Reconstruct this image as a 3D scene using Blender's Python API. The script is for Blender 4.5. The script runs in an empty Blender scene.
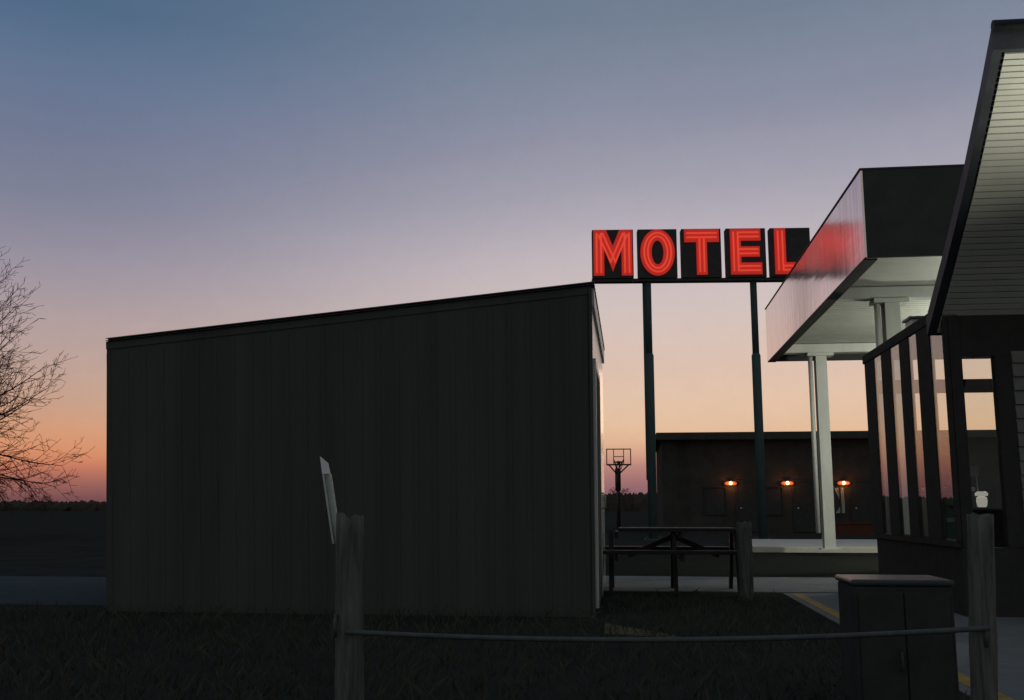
import bpy, bmesh, math, random
from mathutils import Vector, Matrix
random.seed(7)
R = math.radians
sc = bpy.context.scene
col = sc.collection

# ------------------------------------------------------------------ camera and frames
F = 995.0                       # focal length in pixels of a 1024 px wide frame (35 mm lens)
CX, CY, HOR = 512.0, 350.0, 509.0
TH = math.atan((HOR - CY) / F)  # the camera looks slightly up
EYE = 1.0
PHI = math.atan((630 - CX) / F / (math.cos(TH) + (HOR - CY) / F * math.sin(TH)))
cp, sp = math.cos(PHI), math.sin(PHI)

def ray(x, y):
    """direction of a sight line in the site grid: l (across), a (along the buildings), z (up)"""
    u, v = (x - CX) / F, (CY - y) / F
    X, Y, Z = u, math.cos(TH) - v * math.sin(TH), math.sin(TH) + v * math.cos(TH)
    return X * cp - Y * sp, X * sp + Y * cp, Z
def at_a(x, y, a):
    d = ray(x, y); t = a / d[1]; return (d[0] * t, a, EYE + d[2] * t)
def at_l(x, y, l):
    d = ray(x, y); t = l / d[0]; return (l, d[1] * t, EYE + d[2] * t)
def at_z(x, y, z=0.0):
    d = ray(x, y); t = (z - EYE) / d[2]; return (d[0] * t, d[1] * t, z)
def W(p):
    l, a, z = p
    return Vector((l * cp + a * sp, -l * sp + a * cp, z))

cam_d = bpy.data.cameras.new('camera'); cam = bpy.data.objects.new('camera', cam_d); col.objects.link(cam)
cam_d.sensor_width = 36; cam_d.lens = 36 * F / 1024; cam_d.clip_end = 6000; cam_d.clip_start = .05
cam.location = (0, 0, EYE); cam.rotation_euler = (math.pi / 2 + TH, 0, 0)
sc.camera = cam

# ------------------------------------------------------------------ materials
def lin(c):
    return tuple(((v / 255) / 12.92 if v / 255 <= .04045 else ((v / 255 + .055) / 1.055) ** 2.4) for v in c) + (1,)
def nodes_of(name):
    m = bpy.data.materials.new(name); m.use_nodes = True
    return m, m.node_tree.nodes, m.node_tree.links, m.node_tree.nodes['Principled BSDF']
def mat(name, c1, c2=None, scale=6.0, rough=.7, bump=0.0, bscale=None, metallic=0.0, stretch=(1, 1, 1), spec=.5, rvar=0.0):
    m, n, k, b = nodes_of(name)
    c2 = c2 or tuple(v * .7 for v in c1)
    tc = n.new('ShaderNodeTexCoord'); mp = n.new('ShaderNodeMapping'); mp.inputs['Scale'].default_value = stretch
    k.new(tc.outputs['Object'], mp.inputs['Vector'])
    tx = n.new('ShaderNodeTexNoise'); tx.inputs['Scale'].default_value = scale; tx.inputs['Detail'].default_value = 6; tx.inputs['Roughness'].default_value = .65
    k.new(mp.outputs['Vector'], tx.inputs['Vector'])
    rp = n.new('ShaderNodeValToRGB'); rp.color_ramp.elements[0].position = .32; rp.color_ramp.elements[1].position = .68
    rp.color_ramp.elements[0].color = (*c1, 1); rp.color_ramp.elements[1].color = (*c2, 1)
    k.new(tx.outputs['Fac'], rp.inputs['Fac']); k.new(rp.outputs['Color'], b.inputs['Base Color'])
    b.inputs['Roughness'].default_value = rough; b.inputs['Metallic'].default_value = metallic
    b.inputs['Specular IOR Level'].default_value = spec
    if rvar:
        mr = n.new('ShaderNodeMapRange'); mr.inputs['To Min'].default_value = rough - rvar; mr.inputs['To Max'].default_value = rough + rvar
        k.new(tx.outputs['Fac'], mr.inputs['Value']); k.new(mr.outputs['Result'], b.inputs['Roughness'])
    if bump:
        t2 = n.new('ShaderNodeTexNoise'); t2.inputs['Scale'].default_value = bscale or scale * 4; t2.inputs['Detail'].default_value = 5
        k.new(mp.outputs['Vector'], t2.inputs['Vector'])
        bp = n.new('ShaderNodeBump'); bp.inputs['Strength'].default_value = bump; bp.inputs['Distance'].default_value = .02
        k.new(t2.outputs['Fac'], bp.inputs['Height']); k.new(bp.outputs['Normal'], b.inputs['Normal'])
    return m
def emit(name, c, s):
    m, n, k, b = nodes_of(name)
    b.inputs['Base Color'].default_value = (c[0] * .5, c[1] * .5, c[2] * .5, 1)
    b.inputs['Emission Color'].default_value = (*c, 1); b.inputs['Emission Strength'].default_value = s
    return m
def glass_mat(name, tint, ior):
    m, n, k, b = nodes_of(name); n.remove(b)
    tr = n.new('ShaderNodeBsdfTransparent'); tr.inputs['Color'].default_value = (*tint, 1)
    gl = n.new('ShaderNodeBsdfGlossy'); gl.inputs['Roughness'].default_value = .0; gl.inputs['Color'].default_value = (.95, .95, .95, 1)
    lw = n.new('ShaderNodeLayerWeight'); lw.inputs['Blend'].default_value = .5
    pw = n.new('ShaderNodeMath'); pw.operation = 'POWER'; pw.inputs[1].default_value = 5; k.new(lw.outputs['Facing'], pw.inputs[0])
    fr = n.new('ShaderNodeMath'); fr.operation = 'MULTIPLY_ADD'; f0 = ((ior - 1) / (ior + 1)) ** 2
    fr.inputs[1].default_value = 1 - f0; fr.inputs[2].default_value = f0; k.new(pw.outputs[0], fr.inputs[0])
    mx = n.new('ShaderNodeMixShader')
    k.new(fr.outputs[0], mx.inputs['Fac']); k.new(tr.outputs['BSDF'], mx.inputs[1]); k.new(gl.outputs['BSDF'], mx.inputs[2])
    k.new(mx.outputs['Shader'], n['Material Output'].inputs['Surface'])
    return m

M = {
 'field': mat('field', (.030, .033, .028), (.046, .047, .040), .8, 1.0, .5, 9, spec=0),
 'faded_yellow': mat('faded_yellow_paint', (.14, .115, .05), (.09, .085, .06), 9, .9, .2, 60, spec=.05),
 'darkened_ground': mat('darkened_ground', (.020, .022, .018), (.030, .030, .026), 2.0, 1.0, .6, 25, spec=.0),  # ground colour darkened to offset the flood lamps' light
 'asphalt': mat('asphalt', (.15, .16, .158), (.20, .205, .20), 3.0, .9, .4, 90, spec=.15),
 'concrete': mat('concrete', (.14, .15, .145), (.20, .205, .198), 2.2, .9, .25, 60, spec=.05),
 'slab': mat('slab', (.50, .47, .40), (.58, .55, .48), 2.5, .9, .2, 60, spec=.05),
 'yellow': mat('yellow_paint', (.42, .27, .03), (.22, .16, .05), 9, .8, .2, 60),
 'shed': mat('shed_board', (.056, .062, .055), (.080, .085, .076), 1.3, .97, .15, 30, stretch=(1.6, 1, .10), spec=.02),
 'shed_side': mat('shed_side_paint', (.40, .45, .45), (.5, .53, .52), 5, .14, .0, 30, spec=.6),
 'trim': mat('trim_paint', (.55, .55, .52), (.45, .46, .44), 8, .45),
 'roofmetal': mat('roof_metal', (.07, .072, .066), (.10, .10, .092), 6, .8, .1, 20, spec=.1),
 'pole': mat('pole_paint', (.058, .085, .092), (.042, .065, .07), 5, .6, .1, 30, stretch=(1, 1, .2), rvar=.1, spec=.08),
 'signbox': mat('sign_box_paint', (.045, .045, .045), (.065, .063, .06), 5, .7, spec=.1),
 'blacksteel': mat('black_steel', (.05, .052, .052), (.07, .07, .068), 6, .7, spec=.15),
 'bronze': mat('bronze_frame', (.045, .046, .042), (.036, .036, .034), 8, .8, spec=.03, rvar=.08),
 'darkpanel': mat('dark_panel', (.058, .062, .058), (.075, .078, .072), 3, .9, .08, 12, spec=.02),
 'soffit': mat('soffit_paint', (.55, .56, .5), (.47, .48, .43), 2.5, .65, spec=.3),
 'soffitback': mat('soffit_gap', (.05, .05, .045), (.07, .07, .06), 4, .9),
 'column': mat('column_paint', (.62, .63, .59), (.52, .53, .49), 3, .55, .08, 25, stretch=(1, 1, .25), spec=.35),
 'eave': mat('eave_board', (.030, .034, .042), (.045, .05, .058), 5, .6, .1, 30, spec=.2),
 'wood': mat('weathered_wood', (.16, .173, .15), (.055, .06, .054), 16, .92, .7, 40, stretch=(3, 3, .18), spec=.05),
 'darkwood': mat('table_wood', (.026, .026, .024), (.018, .018, .017), 9, .6, .3, 40, stretch=(.3, 2, 2), spec=.2),
 'cable': mat('cable_steel', (.07, .088, .084), (.045, .058, .056), 20, .75, .2, 90),
 'stake': mat('stake_steel', (.5, .56, .5), (.38, .43, .39), 14, .45, .1, 60, metallic=.2),
 'reflector': mat('reflector_white', (.8, .82, .82), (.7, .72, .74), 30, .35),
 'boxmetal': mat('utility_box_paint', (.036, .039, .036), (.054, .056, .053), 5, .9, .1, 40, spec=.02),
 'boxlid': mat('utility_box_lid', (.04, .045, .05), (.055, .06, .066), 5, .3, .03, 18, spec=.22, rvar=.06),
 'bark': mat('bark', (.045, .03, .026), (.065, .043, .036), 9, .95, .3, 30, spec=.03),
 'wood_far': mat('far_wood', (.05, .045, .04), (.075, .065, .055), .2, 1.0, spec=.0),
 'brick': mat('motel_brick', (.040, .040, .038), (.058, .056, .052), 2, .95, .3, 30, spec=.02),
 'brickred': mat('planter_brick', (.10, .038, .028), (.075, .032, .025), 5, .9, .3, 30, spec=.03),
 'roofblack': mat('motel_roof_edge', (.045, .046, .044), (.06, .06, .057), 3, .9, spec=.03),
 'door': mat('motel_door', (.034, .037, .037), (.046, .05, .05), 5, .9, spec=.02),
 'curtain': mat('curtain', (.22, .30, .25), (.3, .38, .32), 12, .9, stretch=(6, 6, .3)),
 'darkglass': mat('motel_glass', (.034, .038, .04), (.046, .05, .052), 3, .7, spec=.03),
 'side_asphalt': mat('side_asphalt', (.06, .075, .08), (.075, .09, .096), 2.0, .95, .3, 60, spec=.0),
 'hoopsteel': mat('hoop_steel', (.05, .024, .018), (.035, .018, .014), 8, .6),
 'net': mat('net_cord', (.06, .045, .04), (.04, .03, .028), 8, .9),
 'lampshade': mat('lamp_glaze', (.75, .72, .66), (.66, .62, .56), 8, .4),
 'card': mat('card', (.5, .54, .55), (.42, .46, .47), 8, .7),
 'plantleaf': mat('plant_leaf', (.02, .035, .018), (.012, .022, .012), 12, .6),
 'pot': mat('clay_pot', (.12, .05, .03), (.09, .04, .025), 8, .8),
 'greenmetal': mat('green_enamel', (.10, .30, .21), (.07, .22, .155), 6, .4, .05, 20),
 'counter': mat('counter_laminate', (.07, .07, .066), (.09, .088, .083), 5, .6, spec=.2),
 'siding': mat('lap_siding', (.19, .195, .18), (.15, .155, .145), 5, .8, .1, 30, stretch=(.3, 1, 2), spec=.1),
 'grass': mat('grass_blade', (.05, .056, .044), (.068, .069, .054), 3, 1.0, spec=.0),
 'lamphousing': mat('lamp_housing', (.12, .12, .115), (.09, .09, .085), 8, .5, metallic=.3),
}
M['letter'] = emit('neon_letter_face', (.27, .011, .007), 1.0)
M['letter'].node_tree.nodes['Principled BSDF'].inputs['Base Color'].default_value = (.75, .028, .018, 1)
M['tube'] = emit('neon_tube', (.60, .060, .030), 1.0)
M['bulb'] = emit('lamp_bulb', (1.0, .60, .28), 8.0)
M['halo'] = emit('lamp_halo_glow', (1.0, .17, .03), .62)  # glow colour for the orange halo of light around the wall lamps
M['clear'] = glass_mat('clear_window_glass', (.96, .965, .95), 1.28)
M['shade'] = emit('lit_lamp_shade', (.52, .49, .43), .55)
M['lotbulb'] = emit('lot_lamp_globe', (1.0, .95, .8), 6.0)
M['glass'] = glass_mat('window_glass', (.97, .97, .96), 1.6)

# the folded metal of the canopy's outer face: brushed, a little rippled, so that the neon smears down it
m, n, k, b = nodes_of('canopy_metal'); M['fascia'] = m
tc = n.new('ShaderNodeTexCoord'); mp = n.new('ShaderNodeMapping'); mp.inputs['Scale'].default_value = (1, 1.6, .12)
k.new(tc.outputs['Object'], mp.inputs['Vector'])
t1 = n.new('ShaderNodeTexNoise'); t1.inputs['Scale'].default_value = 5; t1.inputs['Detail'].default_value = 5; k.new(mp.outputs['Vector'], t1.inputs['Vector'])
rp = n.new('ShaderNodeValToRGB'); rp.color_ramp.elements[0].position = .3; rp.color_ramp.elements[1].position = .7
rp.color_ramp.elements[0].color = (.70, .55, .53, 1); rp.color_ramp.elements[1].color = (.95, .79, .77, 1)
k.new(t1.outputs['Fac'], rp.inputs['Fac']); k.new(rp.outputs['Color'], b.inputs['Base Color'])
b.inputs['Metallic'].default_value = 1.0
mr = n.new('ShaderNodeMapRange'); mr.inputs['To Min'].default_value = .08; mr.inputs['To Max'].default_value = .17
k.new(t1.outputs['Fac'], mr.inputs['Value']); k.new(mr.outputs['Result'], b.inputs['Roughness'])
bp = n.new('ShaderNodeBump'); bp.inputs['Strength'].default_value = .12; bp.inputs['Distance'].default_value = .02
mp2 = n.new('ShaderNodeMapping'); mp2.inputs['Scale'].default_value = (1, .5, 2.6); k.new(tc.outputs['Object'], mp2.inputs['Vector'])
t2 = n.new('ShaderNodeTexNoise'); t2.inputs['Scale'].default_value = 1.6; t2.inputs['Detail'].default_value = 2; k.new(mp2.outputs['Vector'], t2.inputs['Vector'])
k.new(t2.outputs['Fac'], bp.inputs['Height']); k.new(bp.outputs['Normal'], b.inputs['Normal'])

# ------------------------------------------------------------------ mesh builder
ORG = {}
class MB:
    def __init__(s): s.v, s.f, s.smooth = [], [], set()
    def face(s, pts, smooth=False):
        i = len(s.v); s.v += [tuple(p) for p in pts]; s.f.append(tuple(range(i, i + len(pts))))
        if smooth: s.smooth.add(len(s.f) - 1)
    def box(s, l0, l1, a0, a1, z0, z1):
        i = len(s.v)
        s.v += [(l0, a0, z0), (l1, a0, z0), (l1, a1, z0), (l0, a1, z0), (l0, a0, z1), (l1, a0, z1), (l1, a1, z1), (l0, a1, z1)]
        s.f += [tuple(i + j for j in q) for q in ((0, 3, 2, 1), (4, 5, 6, 7), (0, 1, 5, 4), (1, 2, 6, 5), (2, 3, 7, 6), (3, 0, 4, 7))]
        return s
    def beam(s, p, q, w, h, up=(0, 0, 1)):
        """a straight bar of section w x h from p to q"""
        p, q = Vector(p), Vector(q); d = (q - p).normalized(); up = Vector(up)
        x = d.cross(up).normalized(); y = x.cross(d).normalized()
        i = len(s.v)
        for e in (p, q):
            for sx, sy in ((-1, -1), (1, -1), (1, 1), (-1, 1)):
                s.v.append(tuple(e + x * sx * w / 2 + y * sy * h / 2))
        s.f += [tuple(i + j for j in t) for t in ((0, 3, 2, 1), (4, 5, 6, 7), (0, 1, 5, 4), (1, 2, 6, 5), (2, 3, 7, 6), (3, 0, 4, 7))]
        return s
    def prism(s, pts, vec):
        vec = Vector(vec); n = len(pts); i = len(s.v)
        s.v += [tuple(p) for p in pts] + [tuple(Vector(p) + vec) for p in pts]
        s.f.append(tuple(range(i, i + n))); s.f.append(tuple(range(i + 2 * n - 1, i + n - 1, -1)))
        for j in range(n):
            h = (j + 1) % n; s.f.append((i + j, i + n + j, i + n + h, i + h))
        return s
    def tube(s, path, rad, sides=8, cap=True):
        path = [Vector(p) for p in path]; n = len(path)
        rad = rad if isinstance(rad, (list, tuple)) else [rad] * n
        base = len(s.v); ref = None
        for j, p in enumerate(path):
            d = (path[min(j + 1, n - 1)] - path[max(j - 1, 0)]).normalized()
            if ref is None or abs(ref.dot(d)) > .98: ref = Vector((0, 0, 1)) if abs(d.z) < .9 else Vector((1, 0, 0))
            x = d.cross(ref).normalized(); y = x.cross(d).normalized(); ref = y
            for q in range(sides):
                t = 2 * math.pi * q / sides
                s.v.append(tuple(p + (x * math.cos(t) + y * math.sin(t)) * rad[j]))
        for j in range(n - 1):
            for q in range(sides):
                r = (q + 1) % sides; A = base + j * sides; B = A + sides
                s.f.append((A + q, A + r, B + r, B + q)); s.smooth.add(len(s.f) - 1)
        if cap and sides > 2:
            s.f.append(tuple(base + q for q in range(sides))[::-1]); e = base + (n - 1) * sides
            s.f.append(tuple(e + q for q in range(sides)))
        return s
    def ring(s, c, ex, ey, r, tr, nseg=24, sides=6, ry=None):
        c, ex, ey = Vector(c), Vector(ex), Vector(ey); ry = ry or r
        pts = [c + ex * math.cos(2 * math.pi * j / nseg) * r + ey * math.sin(2 * math.pi * j / nseg) * ry for j in range(nseg + 1)]
        return s.tube(pts, tr, sides, cap=False)
    def lathe(s, c, prof, sides=16):
        c = Vector(c); base = len(s.v)
        for r, z in prof:
            for q in range(sides):
                t = 2 * math.pi * q / sides; s.v.append((c.x + r * math.cos(t), c.y + r * math.sin(t), c.z + z))
        for j in range(len(prof) - 1):
            for q in range(sides):
                r_ = (q + 1) % sides; A = base + j * sides; B = A + sides
                s.f.append((A + q, A + r_, B + r_, B + q)); s.smooth.add(len(s.f) - 1)
        s.f.append(tuple(base + q for q in range(sides))[::-1]); e = base + (len(prof) - 1) * sides
        s.f.append(tuple(e + q for q in range(sides)))
        return s
    def build(s, name, m, parent=None, origin=None, yaw=-PHI, bevel=0):
        o0 = Vector(origin) if origin is not None else (ORG[parent.name] if parent else Vector((0, 0, 0)))
        me = bpy.data.meshes.new(name)
        me.from_pydata([tuple(Vector(p) - o0) for p in s.v], [], s.f); me.materials.append(m)
        for i in s.smooth: me.polygons[i].use_smooth = True
        bm = bmesh.new(); bm.from_mesh(me); bmesh.ops.recalc_face_normals(bm, faces=bm.faces); bm.to_mesh(me); bm.free()
        o = bpy.data.objects.new(name, me); col.objects.link(o)
        if parent: o.parent = parent; ORG[o.name] = o0
        else:
            o.location = W(o0); o.rotation_euler = (0, 0, yaw); ORG[o.name] = o0
        if bevel:
            b = o.modifiers.new('bevel', 'BEVEL'); b.width = bevel; b.segments = 2; b.limit_method = 'ANGLE'
        return o
def tag(o, label=None, cat=None, group=None, kind=None):
    for kk, vv in (('label', label), ('category', cat), ('group', group), ('kind', kind)):
        if vv: o[kk] = vv
    return o
def thing(name, label, cat, origin, group=None, yaw=-PHI):
    o = bpy.data.objects.new(name, None); col.objects.link(o); o.empty_display_size = .2
    o.location = W(origin); o.rotation_euler = (0, 0, yaw); ORG[o.name] = Vector(origin)
    return tag(o, label, cat, group)
def struct(mb, name, m, origin=(0, 0, 0)):
    return tag(mb.build(name, m, None, origin), kind='structure')
def copy_thing(root):
    c = root.copy(); col.objects.link(c); ORG[c.name] = ORG[root.name]
    for ch in list(root.children):
        d = ch.copy(); col.objects.link(d); d.parent = c
        for g in list(ch.children):
            e = g.copy(); col.objects.link(e); e.parent = d
    return c

# ------------------------------------------------------------------ sky and light
world = bpy.data.worlds.new('World'); sc.world = world; world.use_nodes = True
wn, wk = world.node_tree.nodes, world.node_tree.links
bg = wn['Background']
tc = wn.new('ShaderNodeTexCoord'); nz = wn.new('ShaderNodeVectorMath'); nz.operation = 'NORMALIZE'
wk.new(tc.outputs['Generated'], nz.inputs[0])
sx = wn.new('ShaderNodeSeparateXYZ'); wk.new(nz.outputs['Vector'], sx.inputs['Vector'])
def math_node(op, a, b=None, clamp=False):
    q = wn.new('ShaderNodeMath'); q.operation = op; q.use_clamp = clamp
    for i, v in enumerate((a, b)):
        if v is None: continue
        if isinstance(v, (int, float)): q.inputs[i].default_value = v
        else: wk.new(v, q.inputs[i])
    return q.outputs[0]
elev = math_node('DIVIDE', math_node('ARCSINE', sx.outputs['Z']), R(45), True)
azim = math_node('ARCTAN2', sx.outputs['X'], sx.outputs['Y'])
def ele(y, x=CX):
    u, v = (x - CX) / F, (CY - y) / F
    d = Vector((u, math.cos(TH) - v * math.sin(TH), math.sin(TH) + v * math.cos(TH))).normalized()
    return math.degrees(math.asin(d.z))
def ramp(stops):
    q = wn.new('ShaderNodeValToRGB'); cr = q.color_ramp; cr.interpolation = 'B_SPLINE'
    stops = sorted(stops)
    while len(cr.elements) < len(stops): cr.elements.new(.5)
    for e, (p, c) in zip(cr.elements, stops): e.position = max(0, min(1, p / 45)); e.color = lin(c)
    wk.new(elev, q.inputs['Fac']); return q.outputs['Color']
LEFT = [(45, (52, 76, 108)), (ele(10, 95), (80, 109, 137)), (ele(100, 95), (103, 117, 146)), (ele(204, 95), (129, 131, 151)), (ele(250, 95), (146, 141, 157)), (ele(284, 95), (161, 150, 160)),
        (ele(320, 95), (178, 159, 160)), (ele(354, 95), (188, 163, 155)), (ele(380, 95), (194, 162, 147)), (ele(404, 95), (200, 160, 138)), (ele(425, 95), (211, 157, 125)), (ele(444, 95), (217, 150, 113)),
        (ele(458, 95), (213, 138, 101)), (ele(470, 95), (193, 116, 95)), (ele(482, 95), (158, 102, 92)), (ele(494, 95), (132, 86, 84)), (ele(503, 95), (112, 72, 76)), (0, (95, 62, 68))]
RIGHT = [(45, (72, 92, 118)), (ele(14, 704), (117, 132, 150)), (ele(104, 704), (137, 141, 160)), (ele(150, 704), (152, 152, 168)), (ele(204, 704), (173, 168, 180)), (ele(250, 704), (194, 183, 189)), (ele(304, 704), (211, 195, 191)),
         (ele(335, 704), (214, 192, 182)), (ele(364, 704), (219, 191, 175)), (ele(395, 704), (226, 194, 170)), (ele(422, 704), (228, 192, 161)), (ele(440, 704), (229, 185, 149)), (ele(455, 704), (212, 160, 138)),
         (ele(466, 704), (188, 134, 124)), (ele(481, 704), (158, 112, 112)), (ele(495, 704), (140, 98, 106)), (0, (118, 82, 92))]
BACK = [(45, (112, 122, 132)), (25, (134, 140, 144)), (12, (150, 149, 148)), (5, (146, 141, 138)), (0, (112, 113, 113))]
def mix(f, a, b):
    q = wn.new('ShaderNodeMix'); q.data_type = 'RGBA'; wk.new(f, q.inputs['Factor']); wk.new(a, q.inputs['A']); wk.new(b, q.inputs['B']); return q.outputs['Result']
def mrange(v, a, b):
    q = wn.new('ShaderNodeMapRange'); q.interpolation_type = 'SMOOTHSTEP'
    q.inputs['From Min'].default_value = a; q.inputs['From Max'].default_value = b; wk.new(v, q.inputs['Value']); return q.outputs['Result']
tlr = mrange(azim, R(-27), R(8))
front = mix(tlr, ramp(LEFT), ramp(RIGHT))
tb = mrange(math_node('ABSOLUTE', math_node('SUBTRACT', azim, R(8))), R(50), R(120))
allsky = mix(tb, front, ramp(BACK))
# faint uneven haze, so the dusk is not a perfect gradient
nt = wn.new('ShaderNodeTexNoise'); nt.inputs['Scale'].default_value = 2.2; nt.inputs['Detail'].default_value = 4
mpw = wn.new('ShaderNodeMapping'); mpw.inputs['Scale'].default_value = (1, 1, 5); wk.new(nz.outputs['Vector'], mpw.inputs['Vector']); wk.new(mpw.outputs['Vector'], nt.inputs['Vector'])
mrn = wn.new('ShaderNodeMapRange'); mrn.inputs['To Min'].default_value = .93; mrn.inputs['To Max'].default_value = 1.07; wk.new(nt.outputs['Fac'], mrn.inputs['Value'])
nt3 = wn.new('ShaderNodeTexNoise'); nt3.inputs['Scale'].default_value = 55; nt3.inputs['Detail'].default_value = 5; nt3.inputs['Roughness'].default_value = .75; wk.new(nz.outputs['Vector'], nt3.inputs['Vector'])
mr3 = wn.new('ShaderNodeMapRange'); mr3.inputs['To Min'].default_value = .955; mr3.inputs['To Max'].default_value = 1.045; wk.new(nt3.outputs['Fac'], mr3.inputs['Value'])
fine = math_node('MULTIPLY', mrn.outputs['Result'], mr3.outputs['Result'])
vm = wn.new('ShaderNodeVectorMath'); vm.operation = 'SCALE'; wk.new(allsky, vm.inputs[0]); wk.new(fine, vm.inputs['Scale'])
wk.new(vm.outputs['Vector'], bg.inputs['Color']); bg.inputs['Strength'].default_value = 1.0

def lamp(name, kind, p, energy, color, size=.1, rot=None, **kw):
    d = bpy.data.lights.new(name, kind); d.energy = energy; d.color = color
    if kind == 'POINT': d.shadow_soft_size = size
    elif kind == 'AREA': d.size = size
    for kk, vv in kw.items(): setattr(d, kk, vv)
    o = bpy.data.objects.new(name, d); col.objects.link(o); o.location = W(p)
    if rot: o.rotation_euler = rot
    return o
sun = lamp('afterglow_sun', 'SUN', (0, 0, 50), .05, (1, .62, .4), rot=(R(88), 0, R(180 - 10)), angle=R(12))

sc.view_settings.view_transform = 'Standard'; sc.view_settings.look = 'None'; sc.view_settings.exposure = 0; sc.view_settings.gamma = 1
try: sc.view_settings.use_curve_mapping = False
except Exception: pass

# ------------------------------------------------------------------ ground
g = MB(); NS = 48
for j in range(NS):
    for i in range(NS):
        pass
rings = [0, 6, 12, 20, 32, 50, 80, 140, 260, 500, 1000, 2400]
for j in range(len(rings) - 1):
    for q in range(32):
        t0, t1 = 2 * math.pi * q / 32, 2 * math.pi * (q + 1) / 32
        P = lambda r, t: (r * math.cos(t), r * math.sin(t), 0)
        if j == 0: g.face([P(0, 0), P(rings[1], t0), P(rings[1], t1)])
        else: g.face([P(rings[j], t0), P(rings[j + 1], t0), P(rings[j + 1], t1), P(rings[j], t1)])
struct(g, 'ground', M['field'])
struct(MB().box(1.8, 22, -6, 12.55, -.05, .006), 'asphalt_road', M['asphalt'])
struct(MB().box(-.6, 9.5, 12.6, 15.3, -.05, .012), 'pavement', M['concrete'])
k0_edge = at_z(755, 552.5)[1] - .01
y0, y1 = at_z(50, 605)[1], at_z(50, 577)[1]
struct(MB().box(-14, -4.75, y0, y1, -.05, .008), 'side_road', M['side_asphalt'])
struct(MB().box(-.8, 14, 15.32, k0_edge, -.05, .005), 'ground_dark_patch', M['darkened_ground'])  # dark patch added so the flood-lit ground behind the table stays dim
ln = MB(); ln.box(1.88, 1.99, -1.5, 12.4, .004, .0105); struct(ln, 'parking_line', M['yellow'])
ln = MB(); p, q = at_z(604, 630), at_z(676, 637)
ln.prism([(p[0], p[1] - .28, .002), (q[0], q[1] - .1, .002), (q[0], q[1] + .05, .002), (p[0], p[1] + .45, .002)], (0, 0, .006)); struct(ln, 'worn_parking_line', M['faded_yellow'])
# slab under the canopy columns, with its kerb
k0 = at_z(755, 552.5)
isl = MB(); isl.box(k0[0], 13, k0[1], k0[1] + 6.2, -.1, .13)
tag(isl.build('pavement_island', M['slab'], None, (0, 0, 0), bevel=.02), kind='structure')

# ------------------------------------------------------------------ storage shed
A0 = 9.6
rt, lt = at_a(588, 282.5, A0), at_a(107, 338.5, A0)
lb = at_a(106.5, 604, A0)
L0 = rt[0]; A1 = 13.6; ZR = rt[2]
lb = (lb[0], A0, 0.0)
shed = thing('storage_shed', 'big dark board shed with a low sloping roof filling the middle', 'shed', (L0, A0, 0))
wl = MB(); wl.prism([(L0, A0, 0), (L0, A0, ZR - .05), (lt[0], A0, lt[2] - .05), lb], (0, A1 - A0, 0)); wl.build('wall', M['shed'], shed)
bt = MB(); nb = 26
for j in range(nb + 1):
    t = j / nb; lx = L0 - .03 + (lb[0] - L0 + .08) * t; top = ZR + (lt[2] - ZR) * t - .16
    xtop = L0 - .03 + (lt[0] - L0 + .06) * t
    bt.beam((lx, A0 - .0022, .05), (xtop, A0 - .0022, top), .045, .0035, up=(0, 1, 0))
bt.build('batten', M['shed'], shed)
fb = MB(); fb.beam((L0 + .03, A0 - .006, ZR - .075), (lt[0], A0 - .006, lt[2] - .075), .011, .08, up=(0, 0, 1)); fb.build('fascia_board', M['shed'], shed)
# corrugated roof sheet laid over it: the ribs run down the slope and show at the right eave
rf = MB(); nr = 110; prof = []
for j in range(nr + 1):
    a = A0 - .04 + (A1 + .1 - A0) * j / nr
    prof.append((a, .018 * math.sin(j * math.pi / 2.2)))
slope = (lt[2] - ZR) / (lt[0] - L0)
lE, lW = L0 + .062, lt[0] - .003
for j in range(nr):
    (a, h), (a2, h2) = prof[j], prof[j + 1]
    zE, zW = ZR + slope * (lE - L0) - .012, lt[2] - .012
    rf.face([(lE, a, zE + h), (lE, a2, zE + h2), (lW, a2, zW + h2), (lW, a, zW + h)], True)
    rf.face([(lE, a, zE + h - .022), (lW, a, zW + h - .022), (lW, a2, zW + h2 - .022), (lE, a2, zE + h2 - .022)], True)
    rf.face([(lE, a, zE + h), (lE, a, zE + h - .022), (lE, a2, zE + h2 - .022), (lE, a2, zE + h2)])
rf.build('roof', M['roofmetal'], shed)
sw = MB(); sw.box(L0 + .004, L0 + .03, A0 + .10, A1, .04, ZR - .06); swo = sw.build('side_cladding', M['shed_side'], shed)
ev = MB(); ev.box(L0 + .03, L0 + .055, A0 + .06, A1 + .05, ZR - .22, ZR - .045); ev.build('eave_board', M['trim'], shed)
dr = MB(); dr.box(L0 + .032, L0 + .05, A0 + .45, A0 + 1.75, .05, 2.42); dro = dr.build('door', M['shed'], shed)
hd = MB(); hd.tube([(L0 + .055, A0 + 1.6, 1.0), (L0 + .10, A0 + 1.6, 1.02), (L0 + .10, A0 + 1.6, 1.16), (L0 + .055, A0 + 1.6, 1.18)], .009, 6); hd.build('handle', M['stake'], dro)
df = MB(); df.box(L0 + .031, L0 + .054, A0 + .34, A0 + .445, .05, 2.5).box(L0 + .031, L0 + .054, A0 + 1.755, A0 + 1.86, .05, 2.5).box(L0 + .031, L0 + .053, A0 + .445, A0 + 1.755, 2.425, 2.5)
df.build('door_frame', M['trim'], shed)
ct = MB(); ct.box(L0 + .004, L0 + .034, A0 - .022, A0 + .095, .02, ZR - .06); ct.build('corner_trim', M['shed'], shed)

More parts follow.
